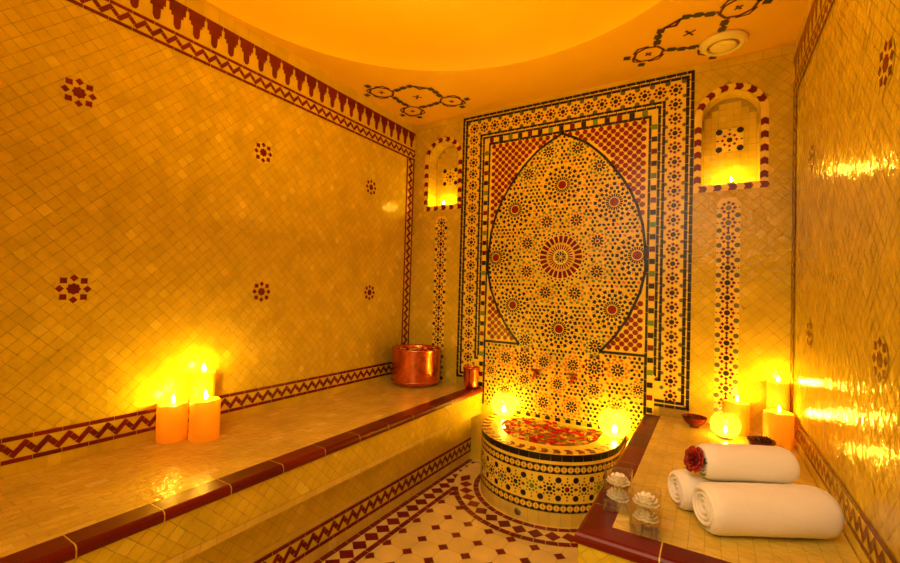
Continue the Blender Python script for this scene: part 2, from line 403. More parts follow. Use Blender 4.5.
# wall behind the camera
PB = Pat(lambda x, z, h: (x, -DEEP+h, z)); PB.face([(W, -DEEP, 0), (0, -DEEP, 0), (0, -DEEP, H), (W, -DEEP, H)], gr)
PB.tiles((0, W, 0, H), .06); tag(PB.build('wall_front', WM), 'tiled wall behind the viewer', kind='structure')

# ---------------------------------------------------------------- back wall with niches and mosaic panel
NICHE = [(.262, 1.770, 2.113), (2.029, 1.745, 2.106)]; NR = .127; ND = .105
mpb = lambda x, z, h: (x, -h, z)
P = Pat(mpb)
def arch_pts(cx, zs, r, n=16): return [(cx-r*cos(pi*k/n), zs+r*sin(pi*k/n)) for k in range(n+1)]
def base(u0, u1, v0, v1): P.rect(u0, u1, v0, v1, gr, 0)
base(0, W, 0, 1.60); base(0, W, 2.28, H); base(NICHE[0][0]+NR, NICHE[1][0]-NR, 1.60, 2.28); base(0, NICHE[0][0]-NR, 1.60, 2.28); base(NICHE[1][0]+NR, W, 1.60, 2.28)
for cx, z0, zs in NICHE:
    base(cx-NR, cx+NR, 1.60, z0)
    A = arch_pts(cx, zs, NR)
    for a, b in zip(A, A[1:]): P.poly([a, b, (b[0], 2.28), (a[0], 2.28)], gr, 0)
    # reveal: sides, sill, vault, back
    def rv(pts2, n_in, mi=cr):
        for a, b in zip(pts2, pts2[1:]):
            for k in range(3):
                d0, d1 = -.001+ND*k/3, ND*(k+1)/3-.0012
                P.face([(a[0], d0, a[1]), (b[0], d0, b[1]), (b[0], d1, b[1]), (a[0], d1, a[1])], mi, random.random())
    for zz in range(9):
        za, zb_ = z0+(zs-z0)*zz/9, z0+(zs-z0)*(zz+1)/9-.001
        rv([(cx-NR, zb_), (cx-NR, za)], 0); rv([(cx+NR, za), (cx+NR, zb_)], 0)
    rv(A[::-1], 0)
    for q in range(6): rv([(cx-NR+2*NR*q/6, z0), (cx-NR+2*NR*(q+1)/6-.001, z0)], 0)
    nb = Pat(lambda x, z, h: (x, ND-h, z))
    prof = [(cx-NR-.002, z0-.002), (cx+NR+.002, z0-.002)]+[(x, z) for x, z in arch_pts(cx, zs, NR+.002)[::-1]]
    nb.poly(prof, gr, 0)
    def ins(mu, mv, P_): return any(abs(a-cx) > NR or b < z0 or (b > zs and hypot(a-cx, b-zs) > NR) for a, b in P_)
    nb.tiles((cx-NR, cx+NR, z0, zs+NR), .034, 0, cr, 1, ins, .0014)
    sz = 2.006; nb.rect(cx-.062, cx+.062, sz-.062, sz+.062, pa, 3)
    nb.ngon(cx, sz, .014, 8, bk, 4, pi/8)
    for k in range(8): nb.dia(cx+.032*cos(pi*k/4), sz+.032*sin(pi*k/4), .0085, .0085, rd, 4)
    for k in range(4): a = pi/4+pi/2*k; nb.ngon(cx+.068*cos(a), sz+.068*sin(a), .0165, 8, bk, 4, pi/8)
    for k in range(4): a = pi/2*k; nb.dia(cx+.055*cos(a), sz+.055*sin(a), .008, .005, bk, 4)
    P.merge(nb)
# panel measures
PX0, PX1, PZ0, PZ1 = CX-.7195, CX+.7195, .545, 2.382
def sk(mu, mv, Q):
    if PX0-.0 < mu < PX1+.0: return True
    for cx, z0, zs in NICHE:
        for a, b in list(Q)+[(mu, mv)]:
            if abs(a-cx) < NR+.003 and z0-.003 < b < zs: return True
            if b >= zs and hypot(a-cx, b-zs) < NR+.003: return True
    return False
P.tiles((0, PX0, .42, H-.045), .041, skip=sk); P.tiles((PX1, W, .42, H-.045), .041, skip=sk)
P.rect(XF-.04, .80, 0, .385, cr, 3)
for u0, u1 in ((0, PX0), (PX1, W)):
    u = u0
    while u < u1: P.rect(u, min(u1, u+.075)-.0015, H-.043, H, cr, 2); u += .075
P.rect(PX0, PX1, PZ1, H, cr, 2)
# niche surrounds: cream ring patch with red checks
for cx, z0, zs in NICHE:
    r0, r1 = NR+.001, NR+.036
    A, B = arch_pts(cx, zs, r0, 24), arch_pts(cx, zs, r1, 24)
    for k in range(24): P.poly([A[k], A[k+1], B[k+1], B[k]], pa, 3, .5)
    P.rect(cx-r1, cx-r0, z0-.036, zs, pa, 3, .5); P.rect(cx+r0, cx+r1, z0-.036, zs, pa, 3, .5); P.rect(cx-r0, cx+r0, z0-.036, z0, pa, 3, .5)
    def chk(x, z, dx, dz):     # a check with a notched side, long axis (dx, dz)
        n = (-dz, dx); l, w_ = .017, .0165
        pts = [(-l, -w_), (l*.9, -w_), (l*1.45, 0), (l*.9, w_), (-l, w_), (-l*.55, 0)]
        if x < cx-.2: pass
        Q = [(x+dx*a+n[0]*b_, z+dz*a+n[1]*b_) for a, b_ in pts]
        P.poly(Q[:3]+[Q[5]], rd, 4, .5); P.poly([Q[5], Q[2], Q[3], Q[4]], rd, 4, .5)
    rm = (r0+r1)/2; zc = z0+.03
    while zc < zs-.01: chk(cx-rm, zc, 0, 1); chk(cx+rm, zc, 0, 1); zc += .067
    for k in range(1, 7): a = pi*k/7; chk(cx-rm*cos(a), zs+rm*sin(a), sin(a), cos(a))
    for k in range(5): chk(cx-.124+.067*k, z0-.018, 1, 0)
# vertical flower strips under the niches
for cx in (.262, 2.027):
    zt = 1.692 if cx < 1 else 1.672
    P.rect(cx-.052, cx+.052, ZB, zt-.03, pa, 3, .5); P.poly([(cx-.052, zt-.03), (cx+.052, zt-.03), (cx+.03, zt), (cx-.03, zt)], pa, 3, .5)
    z = zt-.053 if cx > 1 else zt-.05
    while z > ZB+.02:
        P.flower(cx, z, 1.02, 4, bk if (z < 1.45 or cx < 1) else gy)
        for sx in (-1, 1):
            P.ngon(cx+sx*.040, z-.0388, .0130, 8, gy if cx > 1 else random.choice((bk, gy)), 4)
            P.dia(cx+sx*.047, z, .004, .005, bk, 4)
        P.dia(cx, z-.0388, .005, .0075, bk, 4); z -= .0776
# --- main panel
FB = .385                      # the field runs down behind the basin rim
P.rect(PX0, PX1, PZ0, PZ1, pa, 2, .4); P.rect(PX0+.17, PX1-.17, .33, PZ0, pa, 2, .4)
P.tiles((XO, PX0+.17, .30, PZ0), .041, mi=cr); P.tiles((PX1-.17, 1.72, .30, PZ0), .041, mi=cr)
def dash(off, w_, mi, step=.052, bottom=True, z0=PZ0):
    a, b_, t = PX0+off, PX1-off, PZ1-off; zb_ = z0+off if bottom else z0
    def seg(p0, p1, horiz, c):
        u = p0
        while u < p1-.004:
            e_ = min(u+step-.0022, p1)
            if horiz: P.rect(u, e_, c-w_/2, c+w_/2, mi, 4)
            else: P.rect(c-w_/2, c+w_/2, u, e_, mi, 4)
            u += step
    seg(a-w_/2, b_+w_/2, True, t); seg(zb_, t-w_/2, False, a); seg(zb_, t-w_/2, False, b_)
    if bottom: seg(a-w_/2, PX0+.17, True, zb_); seg(PX1-.17, b_+w_/2, True, zb_)
dash(.008, .0162, bk); dash(.0315, .0162, bk); dash(.146, .0142, bk); dash(.169, .0142, bk)
# little black studs between the double lines
def studs(off, step=.052):
    a, b_, t = PX0+off, PX1-off, PZ1-off; u = a
    while u < b_: P.rect(u-.002, u+.002, t-.007, t+.007, bk, 4); u += step
    z = PZ0+off
    while z < t: P.rect(a-.007, a+.007, z-.002, z+.002, bk, 4); P.rect(b_-.007, b_+.007, z-.002, z+.002, bk, 4); z += step
studs(.0198); studs(.1565)
# flower border
FO = .0905; zf = PZ1-FO
def fl(x, z, vert):
    P.flower(x, z, 1.0, 4)
x0, x1 = PX0+FO, PX1-FO; n = 16; st = (x1-x0)/n
for k in range(n+1): P.flower(x0+k*st, zf, 1.0, 4)
for k in range(n):
    for sgn in ((1,) if k in (0, n-1) else (-1, 1)): P.ngon(x0+(k+.5)*st, zf+sgn*.042, .0145, 8, gy, 4)
z = zf-.08
while z > PZ0+.05:
    for x in (x0, x1): P.flower(x, z, 1.0, 4)
    z -= .08
z = zf-.04
while z > PZ0+.05:
    for x in (x0, x1):
        for sgn in (-1, 1): P.ngon(x+sgn*.044, z, .0105, 8, gy, 4)
    z -= .08
P.ngon(x0-.042, zf+.042, .0145, 8, gy, 4); P.ngon(x1+.042, zf+.042, .0145, 8, gy, 4)
# check band
CO = .193; seq = (bk, rd, bk, gn); t = PZ1-CO; x = PX0+CO; k = 0
for xx in [PX0+CO+.036+.0690*i for i in range(16)]:
    if xx > PX1-CO-.02: break
    c_ = seq[(k+1) % 4]; P.poly([(xx-.013, t-.0165), (xx+.009, t-.0165), (xx+.014, t), (xx+.009, t+.0165), (xx-.013, t+.0165), (xx-.007, t)], c_, 4) if False else P.rect(xx-.0145, xx+.0145, t-.016, t+.016, c_, 4); k += 1
z = t-.085; k = 0
while z > .40:
    for x in (PX0+CO, PX1-CO): P.rect(x-.0145, x+.0145, z-.0145, z+.0145, seq[(k+3) % 4], 4)
    z -= .069; k += 1
dash(.2165, .0145, bk, .075, False, FB)
# field
FX0, FX1, FT = PX0+.2225, PX1-.2225, PZ1-.2225
ML = [(.655, 1.43), (.650, 1.30), (.676, 1.171), (.735, 1.028), (.808, .91), (.890, .815)]
MU = [(1.1445, 2.155), (1.060, 2.112), (.985, 2.066), (.935, 2.020), (.887, 1.972), (.835, 1.905), (.785, 1.835), (.740, 1.758), (.700, 1.665), (.670, 1.555), (.655, 1.43)]
curve = MU+ML[1:]
C = CX+.0065
circ = []
def B_(x, z): P.big_ros(x, z, 4, .120); circ.append((x, z, .120))
def S_(x, z, o1=og, o2=gn, R=.066, pet=bk): P.small_ros(x, z, 4, o1, o2, R, pet); circ.append((x, z, R))
P.clip = (FX0, FX1, FB, FT)
P.medallion(C, 1.378, 4); circ.append((C, 1.378, .166))
for dx, dz in ((.093, .224), (.221, .091)):
    for sx in (-1, 1):
        for sz in (-1, 1): S_(C+sx*dx, 1.379+sz*dz, og, gn)
for dx, dz in ((.312, .316), (.442, 0)):
    for sx in (-1, 1):
        for sz in ((-1, 1) if dz else (1,)): B_(C+sx*dx, 1.381+sz*dz)
B_(C, 1.830); B_(C, .930)
for sx in (-1, 1):
    S_(C+sx*.092, 2.050, gn, gy); S_(C+sx*.224, 1.922, gn, gy); S_(C+sx*.220, .845, gn, gy); S_(C+sx*.350, .717, og, og)
    S_(C+sx*.219, .716, rd, rd, .068); S_(C+sx*.092, .717, og, og, .060); S_(C+sx*.219, .588, og, gy, .060); S_(C+sx*.090, .463, og, og, .062)
    S_(C+sx*.35, .50, og, gy, .06); S_(C+sx*.46, .62, og, gy, .05)
S_(C, .590, og, og, .055)
P.fill((FX0, FX1, FB, FT), circ, 4)
P.clip = None
# spandrels: patch, red dots, black outline
for sx in (-1, 1):
    X = lambda x: CX+sx*(x-CX)
    for a, b in zip(curve, curve[1:]):
        e_ = FX0 if sx < 0 else FX0
        P.poly([(X(a[0]), a[1]), (X(min(e_, a[0])), a[1]), (X(min(e_, b[0])), b[1]), (X(b[0]), b[1])], pa, 5, .45)
def inside(u, v):
    u = CX-abs(u-CX); xs = None
    for a, b in zip(curve, curve[1:]):
        if min(a[1], b[1]) <= v <= max(a[1], b[1]):
            t_ = (v-a[1])/(b[1]-a[1]+1e-9); xs = a[0]+t_*(b[0]-a[0])
    return xs is None or u > xs-.012
z = 2.140; j = 0
while z > .83:
    x = CX+(.0235 if j % 2 else 0)
    while x < FX1-.008:
        for xx in (x, 2*CX-x):
            if not inside(xx, z): P.ngon(xx, z, .0160, 8, sc, 6, pi/8)
        x += .047
    z -= .0235; j += 1
for sx in (-1, 1):
    X = lambda x: CX+sx*(x-CX)
    P.line([(X(a), b) for a, b in curve], .015, bk, 7)
    P.line([(X(FX0), .815), (X(.890), .815)], .015, bk, 7)
P.ngon(C-.01, 1.548, .013, 16, pa, 5); P.ngon(C-.01, 1.548, .010, 16, og, 6); P.ngon(C-.01, 1.548, .0075, 16, pa, 7)
# black and cream row where the wall meets the basin
x = .79
while x < 1.56: P.rect(x, x+.030, .362, .383, bk if int((x-.79)/.032) % 2 else cr, 5); x += .032
o = P.build('wall_back', WM); tag(o, 'back wall with tall mosaic arch panel and two small arched niches', kind='structure')

# ---------------------------------------------------------------- ceiling with shallow dome
DC, DR = (1.1445, -1.595), 1.125
cm = MB(); n = 96
def ray_rect(a):
    dx, dy = cos(a), sin(a); t = 1e9
    if abs(dx) > 1e-9: t = min(t, (W/2)/abs(dx))
    if abs(dy) > 1e-9: t = min(t, (DEEP/2)/abs(dy))
    return (DC[0]+dx*t, DC[1]+dy*t)
angs = sorted([2*pi*k/n for k in range(n)]+[sx*atan2(DEEP/2, W/2)+o_ for sx, o_ in ((1, 0), (-1, 2*pi), (-1, pi), (1, pi))])
rows = []
for r_, z_ in ((DR, H), (DR-.003, H+.012), (DR-.012, H+.035)): rows.append([(DC[0]+r_*cos(a), DC[1]+r_*sin(a), z_) for a in angs])
for k in range(1, 17):
    t_ = pi/2*k/16; rows.append([(DC[0]+max(.002, (DR-.012)*cos(t_))*cos(a), DC[1]+max(.002, (DR-.012)*cos(t_))*sin(a), H+.035+.62*sin(t_)) for a in angs])
cm.grid(rows, 0, closev=True, smooth=True)
outer = [(*ray_rect(a), H) for a in angs]; inner = [(DC[0]+DR*cos(a), DC[1]+DR*sin(a), H) for a in angs]
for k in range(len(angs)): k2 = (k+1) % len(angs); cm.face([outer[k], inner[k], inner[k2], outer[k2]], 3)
def ornament(cx, cy, ang, q):
    pt = Pat(lambda u, v, h: (cx+u*cos(ang)-v*sin(ang), cy+u*sin(ang)+v*cos(ang), H-h*.8))
    def sq(u, v, r=.019): pt.ngon(u*q, v*q, r*q*1.2, 4, 2, 4, 0)
    def ln(p, w=.014): pt.line([(a*q, b*q) for a, b in p], w*q, 1, 3)
    def cross(u, v, r=.020):
        pt.line([((u-r)*q, v*q), ((u+r)*q, v*q)], .010*q, 1, 3); pt.line([(u*q, (v-r)*q), (u*q, (v+r)*q)], .010*q, 1, 4)
    cross(0, 0, .026)
    for sx in (-1, 1):
        for sy in (-1, 1):
            ln([(sx*.035, sy*.125), (sx*.075, sy*.105), (sx*.105, sy*.075), (sx*.125, sy*.035)]); sq(sx*.058, sy*.120); sq(sx*.092, sy*.090); sq(sx*.120, sy*.055)
    ln([(-.035, -.125), (0, -.100), (.035, -.125), (-.035, -.125)])
    for (u, v, a0) in ((-.205, 0, pi), (.205, 0, 0), (0, .205, pi/2)):
        c_, s_ = cos(a0), sin(a0); R_ = lambda a, b: (u+a*c_-b*s_, v+a*s_+b*c_)
        oc = [R_(.070*cos(pi/8+pi*k/4), .060*sin(pi/8+pi*k/4)) for k in range(9)]
        ln(oc, .012); cross(u, v, .015)
        ln([R_(-.04, .058), R_(0, .078), R_(.04, .058)], .009); ln([R_(-.04, -.058), R_(0, -.078), R_(.04, -.058)], .009)
        ln([R_(.065, .03), R_(.085, 0), R_(.065, -.03)], .009); sq(*R_(.080, .055)); sq(*R_(.080, -.055)); ln([R_(-.06, .04), R_(-.085, .045)], .012); ln([R_(-.06, -.04), R_(-.085, -.045)], .012)
    cm2 = MB(); cm.v and None
    n0 = len(cm.v); cm.v += pt.v; cm.f += [tuple(i+n0 for i in f) for f in pt.f]; cm.mi += pt.mi; cm.tv += pt.tv; cm.sm += pt.sm
ornament(.300, -.398, math.radians(43.7), 1.12)
ornament(1.851, -.345, math.radians(-29), 1.06)
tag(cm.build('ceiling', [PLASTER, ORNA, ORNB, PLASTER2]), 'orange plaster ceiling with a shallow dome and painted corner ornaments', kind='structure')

# ---------------------------------------------------------------- floor
P = Pat(lambda x, y, h: (x, y, h)); P.LH = .0005
P.face([(0, -DEEP, 0), (W, -DEEP, 0), (W, 0, 0), (0, 0, 0)], 0)
p_ = .1145; ox, oy = .834-.1145*4, -.860+.1145*8
for i in range(0, 20):
    for j in range(0, 32):
        x, y = ox+i*p_, oy-j*p_
        if x < .5 or x > 2.35 or y < -DEEP: continue
        cx_, cy_ = x+p_/2, y+p_/2; d = .0270; hh = p_/2-.0008
        P.poly([(cx_-hh+d, cy_-hh), (cx_+hh-d, cy_-hh), (cx_+hh, cy_-hh+d), (cx_+hh, cy_+hh-d), (cx_+hh-d, cy_+hh), (cx_-hh+d, cy_+hh), (cx_-hh, cy_+hh-d), (cx_-hh, cy_-hh+d)], 1, 1, None, (random.gauss(0, .004), random.gauss(0, .004)))
        P.ngon(x, y, .0262, 4, 2, 1, 0)
def strip_red(u0, u1, v0, v1, lay, st=.077):
    v = v0
    while v < v1-1e-4: P.rect(u0, u1, v, min(v+st-.0015, v1), 2, lay); v += st
P.rect(.50, .706, -DEEP, 0, 1, 2, .4)
strip_red(.558, .587, -DEEP, -.02, 3); strip_red(.677, .704, -DEEP, -.435, 3)
y = -.06
while y > -DEEP: P.dia(.632, y, .044, .0385, 2, 3); y -= .0795
BC, BR = (1.160, -.170), .390
def arc(r0, r1, a0, a1, mi, lay, n, gap=0.0):
    for k in range(n):
        a, b = a0+(a1-a0)*k/n, a0+(a1-a0)*(k+1)/n-gap
        q = [(BC[0]+r*cos(t), BC[1]+r*sin(t)) for r, t in ((r0, a), (r1, a), (r1, b), (r0, b))]
        if min(t[0] for t in q) < .60: continue
        P.poly(q, mi, lay)
arc(.38, .550, -pi-.25, .1, 1, 4, 60); arc(.402, .432, -pi-.3, .1, 2, 5, 26, .006); arc(.521, .552, -pi+.515, .1, 2, 5, 26, .004)
k = 0
while True:
    a = -pi+.10+k*.0815/.477*.98; k += 1
    if a > 0: break
    x, y = BC[0]+.477*cos(a), BC[1]+.477*sin(a)
    if x < .70: continue
    P.kite(BC, a, .477-.040, .477+.040, .039, 2, 5)
P.dia(.685, -.30, .034, .055, 2, 6)
tag(P.build('floor', [GROUT, FLOORC, RED]), 'floor of cream octagon tiles with oxblood dots and chequered border', kind='structure')

# ---------------------------------------------------------------- left bench
def nosing(pts_fn, joints, name, parent):
    """bullnose tiles along a line; pts_fn(t0, t1) gives the profile sweep"""
lb = empty('tiled_bench', (XF, -DEEP/2, 0), 'long cream tiled bench with oxblood edge along the left wall', 'bench')
lb.location = (0, 0, 0)
lb.location = (XF/2, -DEEP/2, 0); OFF = Vector(lb.location)
def rel(f, off): return lambda *a: tuple(Vector(f(*a))-off)
body = Pat(rel(lambda u, v, h: (u, v, h), OFF)); T = lambda x, y, z: tuple(Vector((x, y, z))-OFF)
def quad(B, pts, mi): B.face([T(*p) for p in pts], mi)
y0, y1 = -DEEP+.004, -.004
body.face([T(.004, y0, ZB-.001), T(XI, y0, ZB-.001), T(XI, y1, ZB-.001), T(.004, y1, ZB-.001)], gr)
top = Pat(rel(lambda x, y, h: (x, y, ZB-.001+h), OFF)); top.tiles((.004, XI-.001, y0, y1), .062, math.radians(90), ct, 1, None, .0014, .004, .55, True); body.merge(top)
xs = XO-.010
fr = Pat(rel(lambda y, z, h: (xs+h, y, z), OFF)); fr.rect(y0, y1, .325, .478, gr, 0); fr.tiles((y0, y1, .352, .472), .0365); y = y0
while y < y1: fr.rect(y, min(y1, y+.05)-.001, .325, .350, ct, 1); y += .05
body.merge(fr)
un = Pat(rel(lambda x, y, h: (x, y, .325-h), OFF)); un.rect(XF, xs+.0007, y0, y1, ct, 0); body.merge(un)
lo = Pat(rel(lambda y, z, h: (XF+h, y, z), OFF)); lo.rect(y0, y1, 0, .325, gr, 0); lo.tiles((y0, y1, .17, .325), .0365)
lo.rect(y0, y1, .146, .169, ct, 2); lo.band_h(y0, y1, .048, .145, lay=4); y = y0
while y < y1: lo.rect(y, min(y1, y+.05)-.001, .002, .047, ct, 1); y += .05
body.merge(lo)
body.face([T(0.004, y1, 0), T(XF, y1, 0), T(XF, y1, ZB-.001), T(.004, y1, ZB-.001)], gr); body.face([T(XF, y1, .325), T(xs, y1, .325), T(xs, y1, .478), T(XF, y1, .478)], gr)
body.face([T(0.004, y0, 0), T(XF, y0, 0), T(XF, y0, ZB-.001), T(.004, y0, ZB-.001)], gr)
body.face([T(0.004, y0, 0), T(0.004, y1, 0), T(.004, y1, ZB-.001), T(.004, y0, ZB-.001)], gr)
body.build('bench_body', WM, lb)
def nose_profile():      # (inward distance from outer edge, z)
    return [(.0835, ZB-.002), (.0835, ZB), (.014, ZB+.0005), (.006, ZB-.002), (.0015, ZB-.008), (0, ZB-.016), (.001, ZB-.028), (.004, ZB-.031), (.0835, ZB-.031)]
def nose_run(B, f, t0, t1, step, gap=.0035, mi=0):
    t = t0
    while t < t1-.01:
        e_ = min(t+step-gap, t1); tv = random.random(); pr = nose_profile()
        A = [f(d, t, z) for d, z in pr]; C_ = [f(d, e_, z) for d, z in pr]
        for k in range(len(pr)-1): B.face([A[k], C_[k], C_[k+1], A[k+1]], mi, tv)
        B.face(A, mi, tv); B.face(C_[::-1], mi, tv)
        if e_ < t1: # pale joint
            pr2 = [(max(d, .0008)+.0006, z-.0006) for d, z in pr]; A = [f(d, e_, z) for d, z in pr2]; C_ = [f(d, e_+gap, z) for d, z in pr2]
            for k in range(len(pr)-1): B.face([A[k], C_[k], C_[k+1], A[k+1]], 1, .5)
        t += step
nb_ = MB(); nose_run(nb_, lambda d, t, z: T(XO-d, t, z), y0, y1, .1985); nb_.build('edge_trim', [NOSE, CREAM_TOP], lb)

# ---------------------------------------------------------------- right bench
RX, FY = 1.645, RY
rbOFF = Vector((1.98, -.72, 0)); OFF = rbOFF
rb = empty('tiled_bench', tuple(rbOFF), 'short cream tiled bench with oxblood edge holding the rolled towels', 'bench')
SL = math.tan(math.radians(2.2))      # the near end is not quite square
body = Pat(rel(lambda u, v, h: (u, v, h), OFF)); xr = W-.004
top = Pat(rel(lambda x, y, h: (x, y, ZB-.001+h), OFF)); top.rect(RX+.083, xr, FY+.06, y1, gr, 0)
top.test = None; top.tiles((RX+.084, xr, FY+.07, y1), .062, math.radians(90), ct, 1, None, .0014, .004, .6, True); body.merge(top)
fs = Pat(rel(lambda x, z, h: (x, FY+.010-h, z), OFF)); fs.rect(RX+.01, xr, .325, .478, gr, 0); fs.tiles((RX+.01, xr, .352, .472), .0365); fs.rect(RX+.01, xr, .325, .35, ct, 1)
fs2 = Pat(rel(lambda x, z, h: (x, FY+.09-h, z), OFF)); fs2.rect(RX+.088, xr, 0, .325, gr, 0); fs2.tiles((RX+.088, xr, .17, .325), .0365); fs2.rect(RX+.088, xr, .146, .169, ct, 2); fs2.band_h(RX+.088, xr, .048, .145, lay=4); fs2.rect(RX+.088, xr, .002, .047, ct, 1)
ls = Pat(rel(lambda y, z, h: (RX+.010-h, y, z), OFF)); ls.rect(FY+.01, y1, .325, .478, gr, 0); ls.tiles((FY+.01, y1, .352, .472), .0365); ls.rect(FY+.01, y1, .325, .35, ct, 1)
ls2 = Pat(rel(lambda y, z, h: (RX+.088-h, y, z), OFF)); ls2.rect(FY+.09, y1, 0, .325, gr, 0); ls2.tiles((FY+.09, y1, .17, .325), .0365); ls2.band_h(FY+.09, y1, .048, .145, lay=4); ls2.rect(FY+.09, y1, .002, .047, ct, 1)
for q in (fs, fs2, ls, ls2): body.merge(q)
body.face([T(RX+.01, FY+.01, .325), T(xr, FY+.01, .325), T(xr, y1, .325), T(RX+.01, y1, .325)], ct)
body.face([T(xr, FY+.09, 0), T(xr, y1, 0), T(xr, y1, ZB-.001), T(xr, FY+.09, ZB-.001)], gr); body.face([T(RX+.088, y1, 0), T(xr, y1, 0), T(xr, y1, ZB-.001), T(RX+.088, y1, ZB-.001)], gr)
body.build('bench_body', WM, rb)
nb_ = MB()
def fside(d, t, z):  # mitred at the near corner
    tt = max(t, FY+d); return T(RX+d, tt, z)
def ffront(d, t, z):
    tt = max(t, RX+d); return T(tt, FY+d-SL*0, z)
# near corner pieces run into the mitre by clamping the profile
nose_run(nb_, lambda d, t, z: fside(d, t, z), FY, y1, .203)
nose_run(nb_, lambda d, t, z: ffront(d, t, z), RX, xr, .213)
nb_.build('edge_trim', [NOSE, CREAM_TOP], rb)

# ---------------------------------------------------------------- mosaic basin
BZ = .360
bas = empty('water_basin', (BC[0], -.30, 0), 'round fronted mosaic water basin with floating petals between the two benches', 'basin')
OFF = Vector(bas.location)
ys = BC[1]; SLEN = -ys-.006; ARC = pi*BR; LT = 2*SLEN+ARC
def path(u, h, R=BR):
    """horseshoe outline from the back wall on the left, round the front, back to the wall on the right"""
    if u < SLEN: return (BC[0]-R-h, -.006-u)
    if u < SLEN+ARC: t = (u-SLEN)/BR; return (BC[0]-(R+h)*cos(t), ys-(R+h)*sin(t))
    return (BC[0]+R+h, ys+(u-SLEN-ARC))
P = Pat(lambda u, v, h: T(*path(u, h), v))
def cyl(v0, v1, mi, lay, step=.02, gap=0.0, tv=None):
    n_ = int(LT/step); st_ = LT/n_
    for k in range(n_): P.rect(k*st_, (k+1)*st_-gap, v0, v1, mi, lay, tv)
cyl(0, BZ, gr, 0, .03); cyl(0.118, .256, pa, 1, .02, 0, .5); cyl(.256, .334, pa, 1, .02, 0, .7); cyl(.068, .118, pa, 1, .02, 0, .5)
cyl(.001, .067, ct, 3, .052, .0014); cyl(.322, .3545, bk, 4, .052, .0014)
def lace(v0, v1, pit=.033):
    n_ = int(LT/pit); st_ = LT/n_; vm = (v0+v1)/2; hh = (v1-v0)/2
    cyl(v0, v0+.005, bk, 2); cyl(v1-.005, v1, bk, 2)
    for k in range(n_):
        u = (k+.5)*st_
        P.poly([(u+st_/2-.0145, v1-.005), (u+st_/2+.0145, v1-.005), (u+st_/2, vm+.004)], bk, 3); P.poly([(u+st_/2-.0145, v0+.005), (u+st_/2+.0145, v0+.005), (u+st_/2, vm-.004)], bk, 3)
        P.dia(u, vm, .0055, .0085, og, 3); P.dia(u, vm+hh-.009, .0045, .003, rd, 3); P.dia(u, vm-hh+.009, .0045, .003, rd, 3)
        P.dia(u+st_/2, vm, .004, .004, rd, 3)
lace(.259, .305); lace(.070, .116)
cols = [(bk, bk), (gn, gn), (bk, bk), (rd, bk), (bk, gy), (gn, gn), (bk, bk), (gy, bk)]; n_ = int(LT/.082); st_ = LT/n_; vm = .187
for k in range(n_):
    u = (k+.5)*st_; c1, c2 = cols[k % 8]
    P.ngon(u, vm, .0125, 8, c1, 3, pi/8)
    for q in range(8): a = pi/8+pi/4*q; P.kite((u, vm), a, .0155, .0315, .0078, c2, 3)
    for q in range(8): a = pi/4*q; P.dia(u+.037*cos(a), vm+.037*sin(a), .0055, .0055, rd if c1 != gn else gn, 3)
    for sv in (-1, 1): P.ngon(u+st_/2, vm+sv*.044, .0155, 8, bk, 3); P.dia(u, vm+sv*.053, .005, .005, bk, 3)
    P.dia(u+st_/2, vm, .005, .012, bk, 3)
P.build('basin_wall', WM, bas)
# rim
rim = Pat(lambda u, v, h: T(*path(u, -v), BZ+h))     # v = distance inward
IR = .110
def rimband(v0, v1, mi, lay, step, gap=0.0, tv=None, sm=False):
    n_ = int(LT/step); st_ = LT/n_
    for k in range(n_): rim.poly([(k*st_, v0), ((k+1)*st_-gap, v0), ((k+1)*st_-gap, v1), (k*st_, v1)], mi, lay, tv)
rimband(-.003, IR, pa, 0, .03, 0, .8)
n_ = int(LT/.064); st_ = LT/n_
for k in range(n_):
    u = k*st_+.011
    rim.poly([(u, -.002), (u+.034, -.002), (u+.046, .024), (u+.012, .024)], rd, 2); rim.poly([(u+.012, .024), (u+.046, .024), (u+.034, .052), (u, .052)], rd, 2)
# outer rounded edge and inner lip
for k in range(int(LT/.03)):
    st_ = LT/int(LT/.03); a, b = k*st_, (k+1)*st_
    e = [(-.003, BZ), (-.0042, BZ-.0015), (-.0042, BZ-.004), (-.002, BZ-.0055)]
    for (v0, z0), (v1, z1) in zip(e, e[1:]):
        rim.face([T(*path(a, -v0), z0), T(*path(b, -v0), z0), T(*path(b, -v1), z1), T(*path(a, -v1), z1)], pa, .5)
    e = [(IR, BZ), (IR+.004, BZ-.004), (IR+.006, BZ-.05), (IR+.03, BZ-.16), (IR+.10, BZ-.19)]
    for (v0, z0), (v1, z1) in zip(e, e[1:]):
        rim.face([T(*path(a, -v0), z0), T(*path(b, -v0), z0), T(*path(b, -v1), z1), T(*path(a, -v1), z1)], ct, .5)
q = [path(LT*k/50, -(IR+.10)) for k in range(51)]; rim.face([T(x, y, BZ-.19) for x, y in q], ct, .3)
rim.build('rim', WM, bas)
wm = MB(); q = [path(LT*k/60, -(IR+.0045)) for k in range(61)]; 
wo = Vector((BC[0], -.2, BZ-.012)); wm.face([tuple(Vector((x, y, BZ-.012))-wo) for x, y in q][::-1], 0)
o = wm.build('water', WATER); o.location = wo; tag(o, 'dark clear water filling the mosaic basin beneath the petals', 'water', kind='stuff')
dm = MB(); dm.lathe([(.0001, .004), (.014, .004), (.018, .001), (.018, 0)], 20)
o = dm.build('drain_cover', STEEL, bas); a = -pi+ .99
th = atan2(-.558-ys+.03, 1.155-BC[0]) ; th = math.radians(-96)
th = -pi+1.50-.02*0
o.rotation_euler = (pi/2, 0, th+pi/2); o.location = Vector((BC[0]+(BR+.001)*cos(th), ys+(BR+.001)*sin(th), .037))-OFF
o['label'] = 'dark round drain cover'

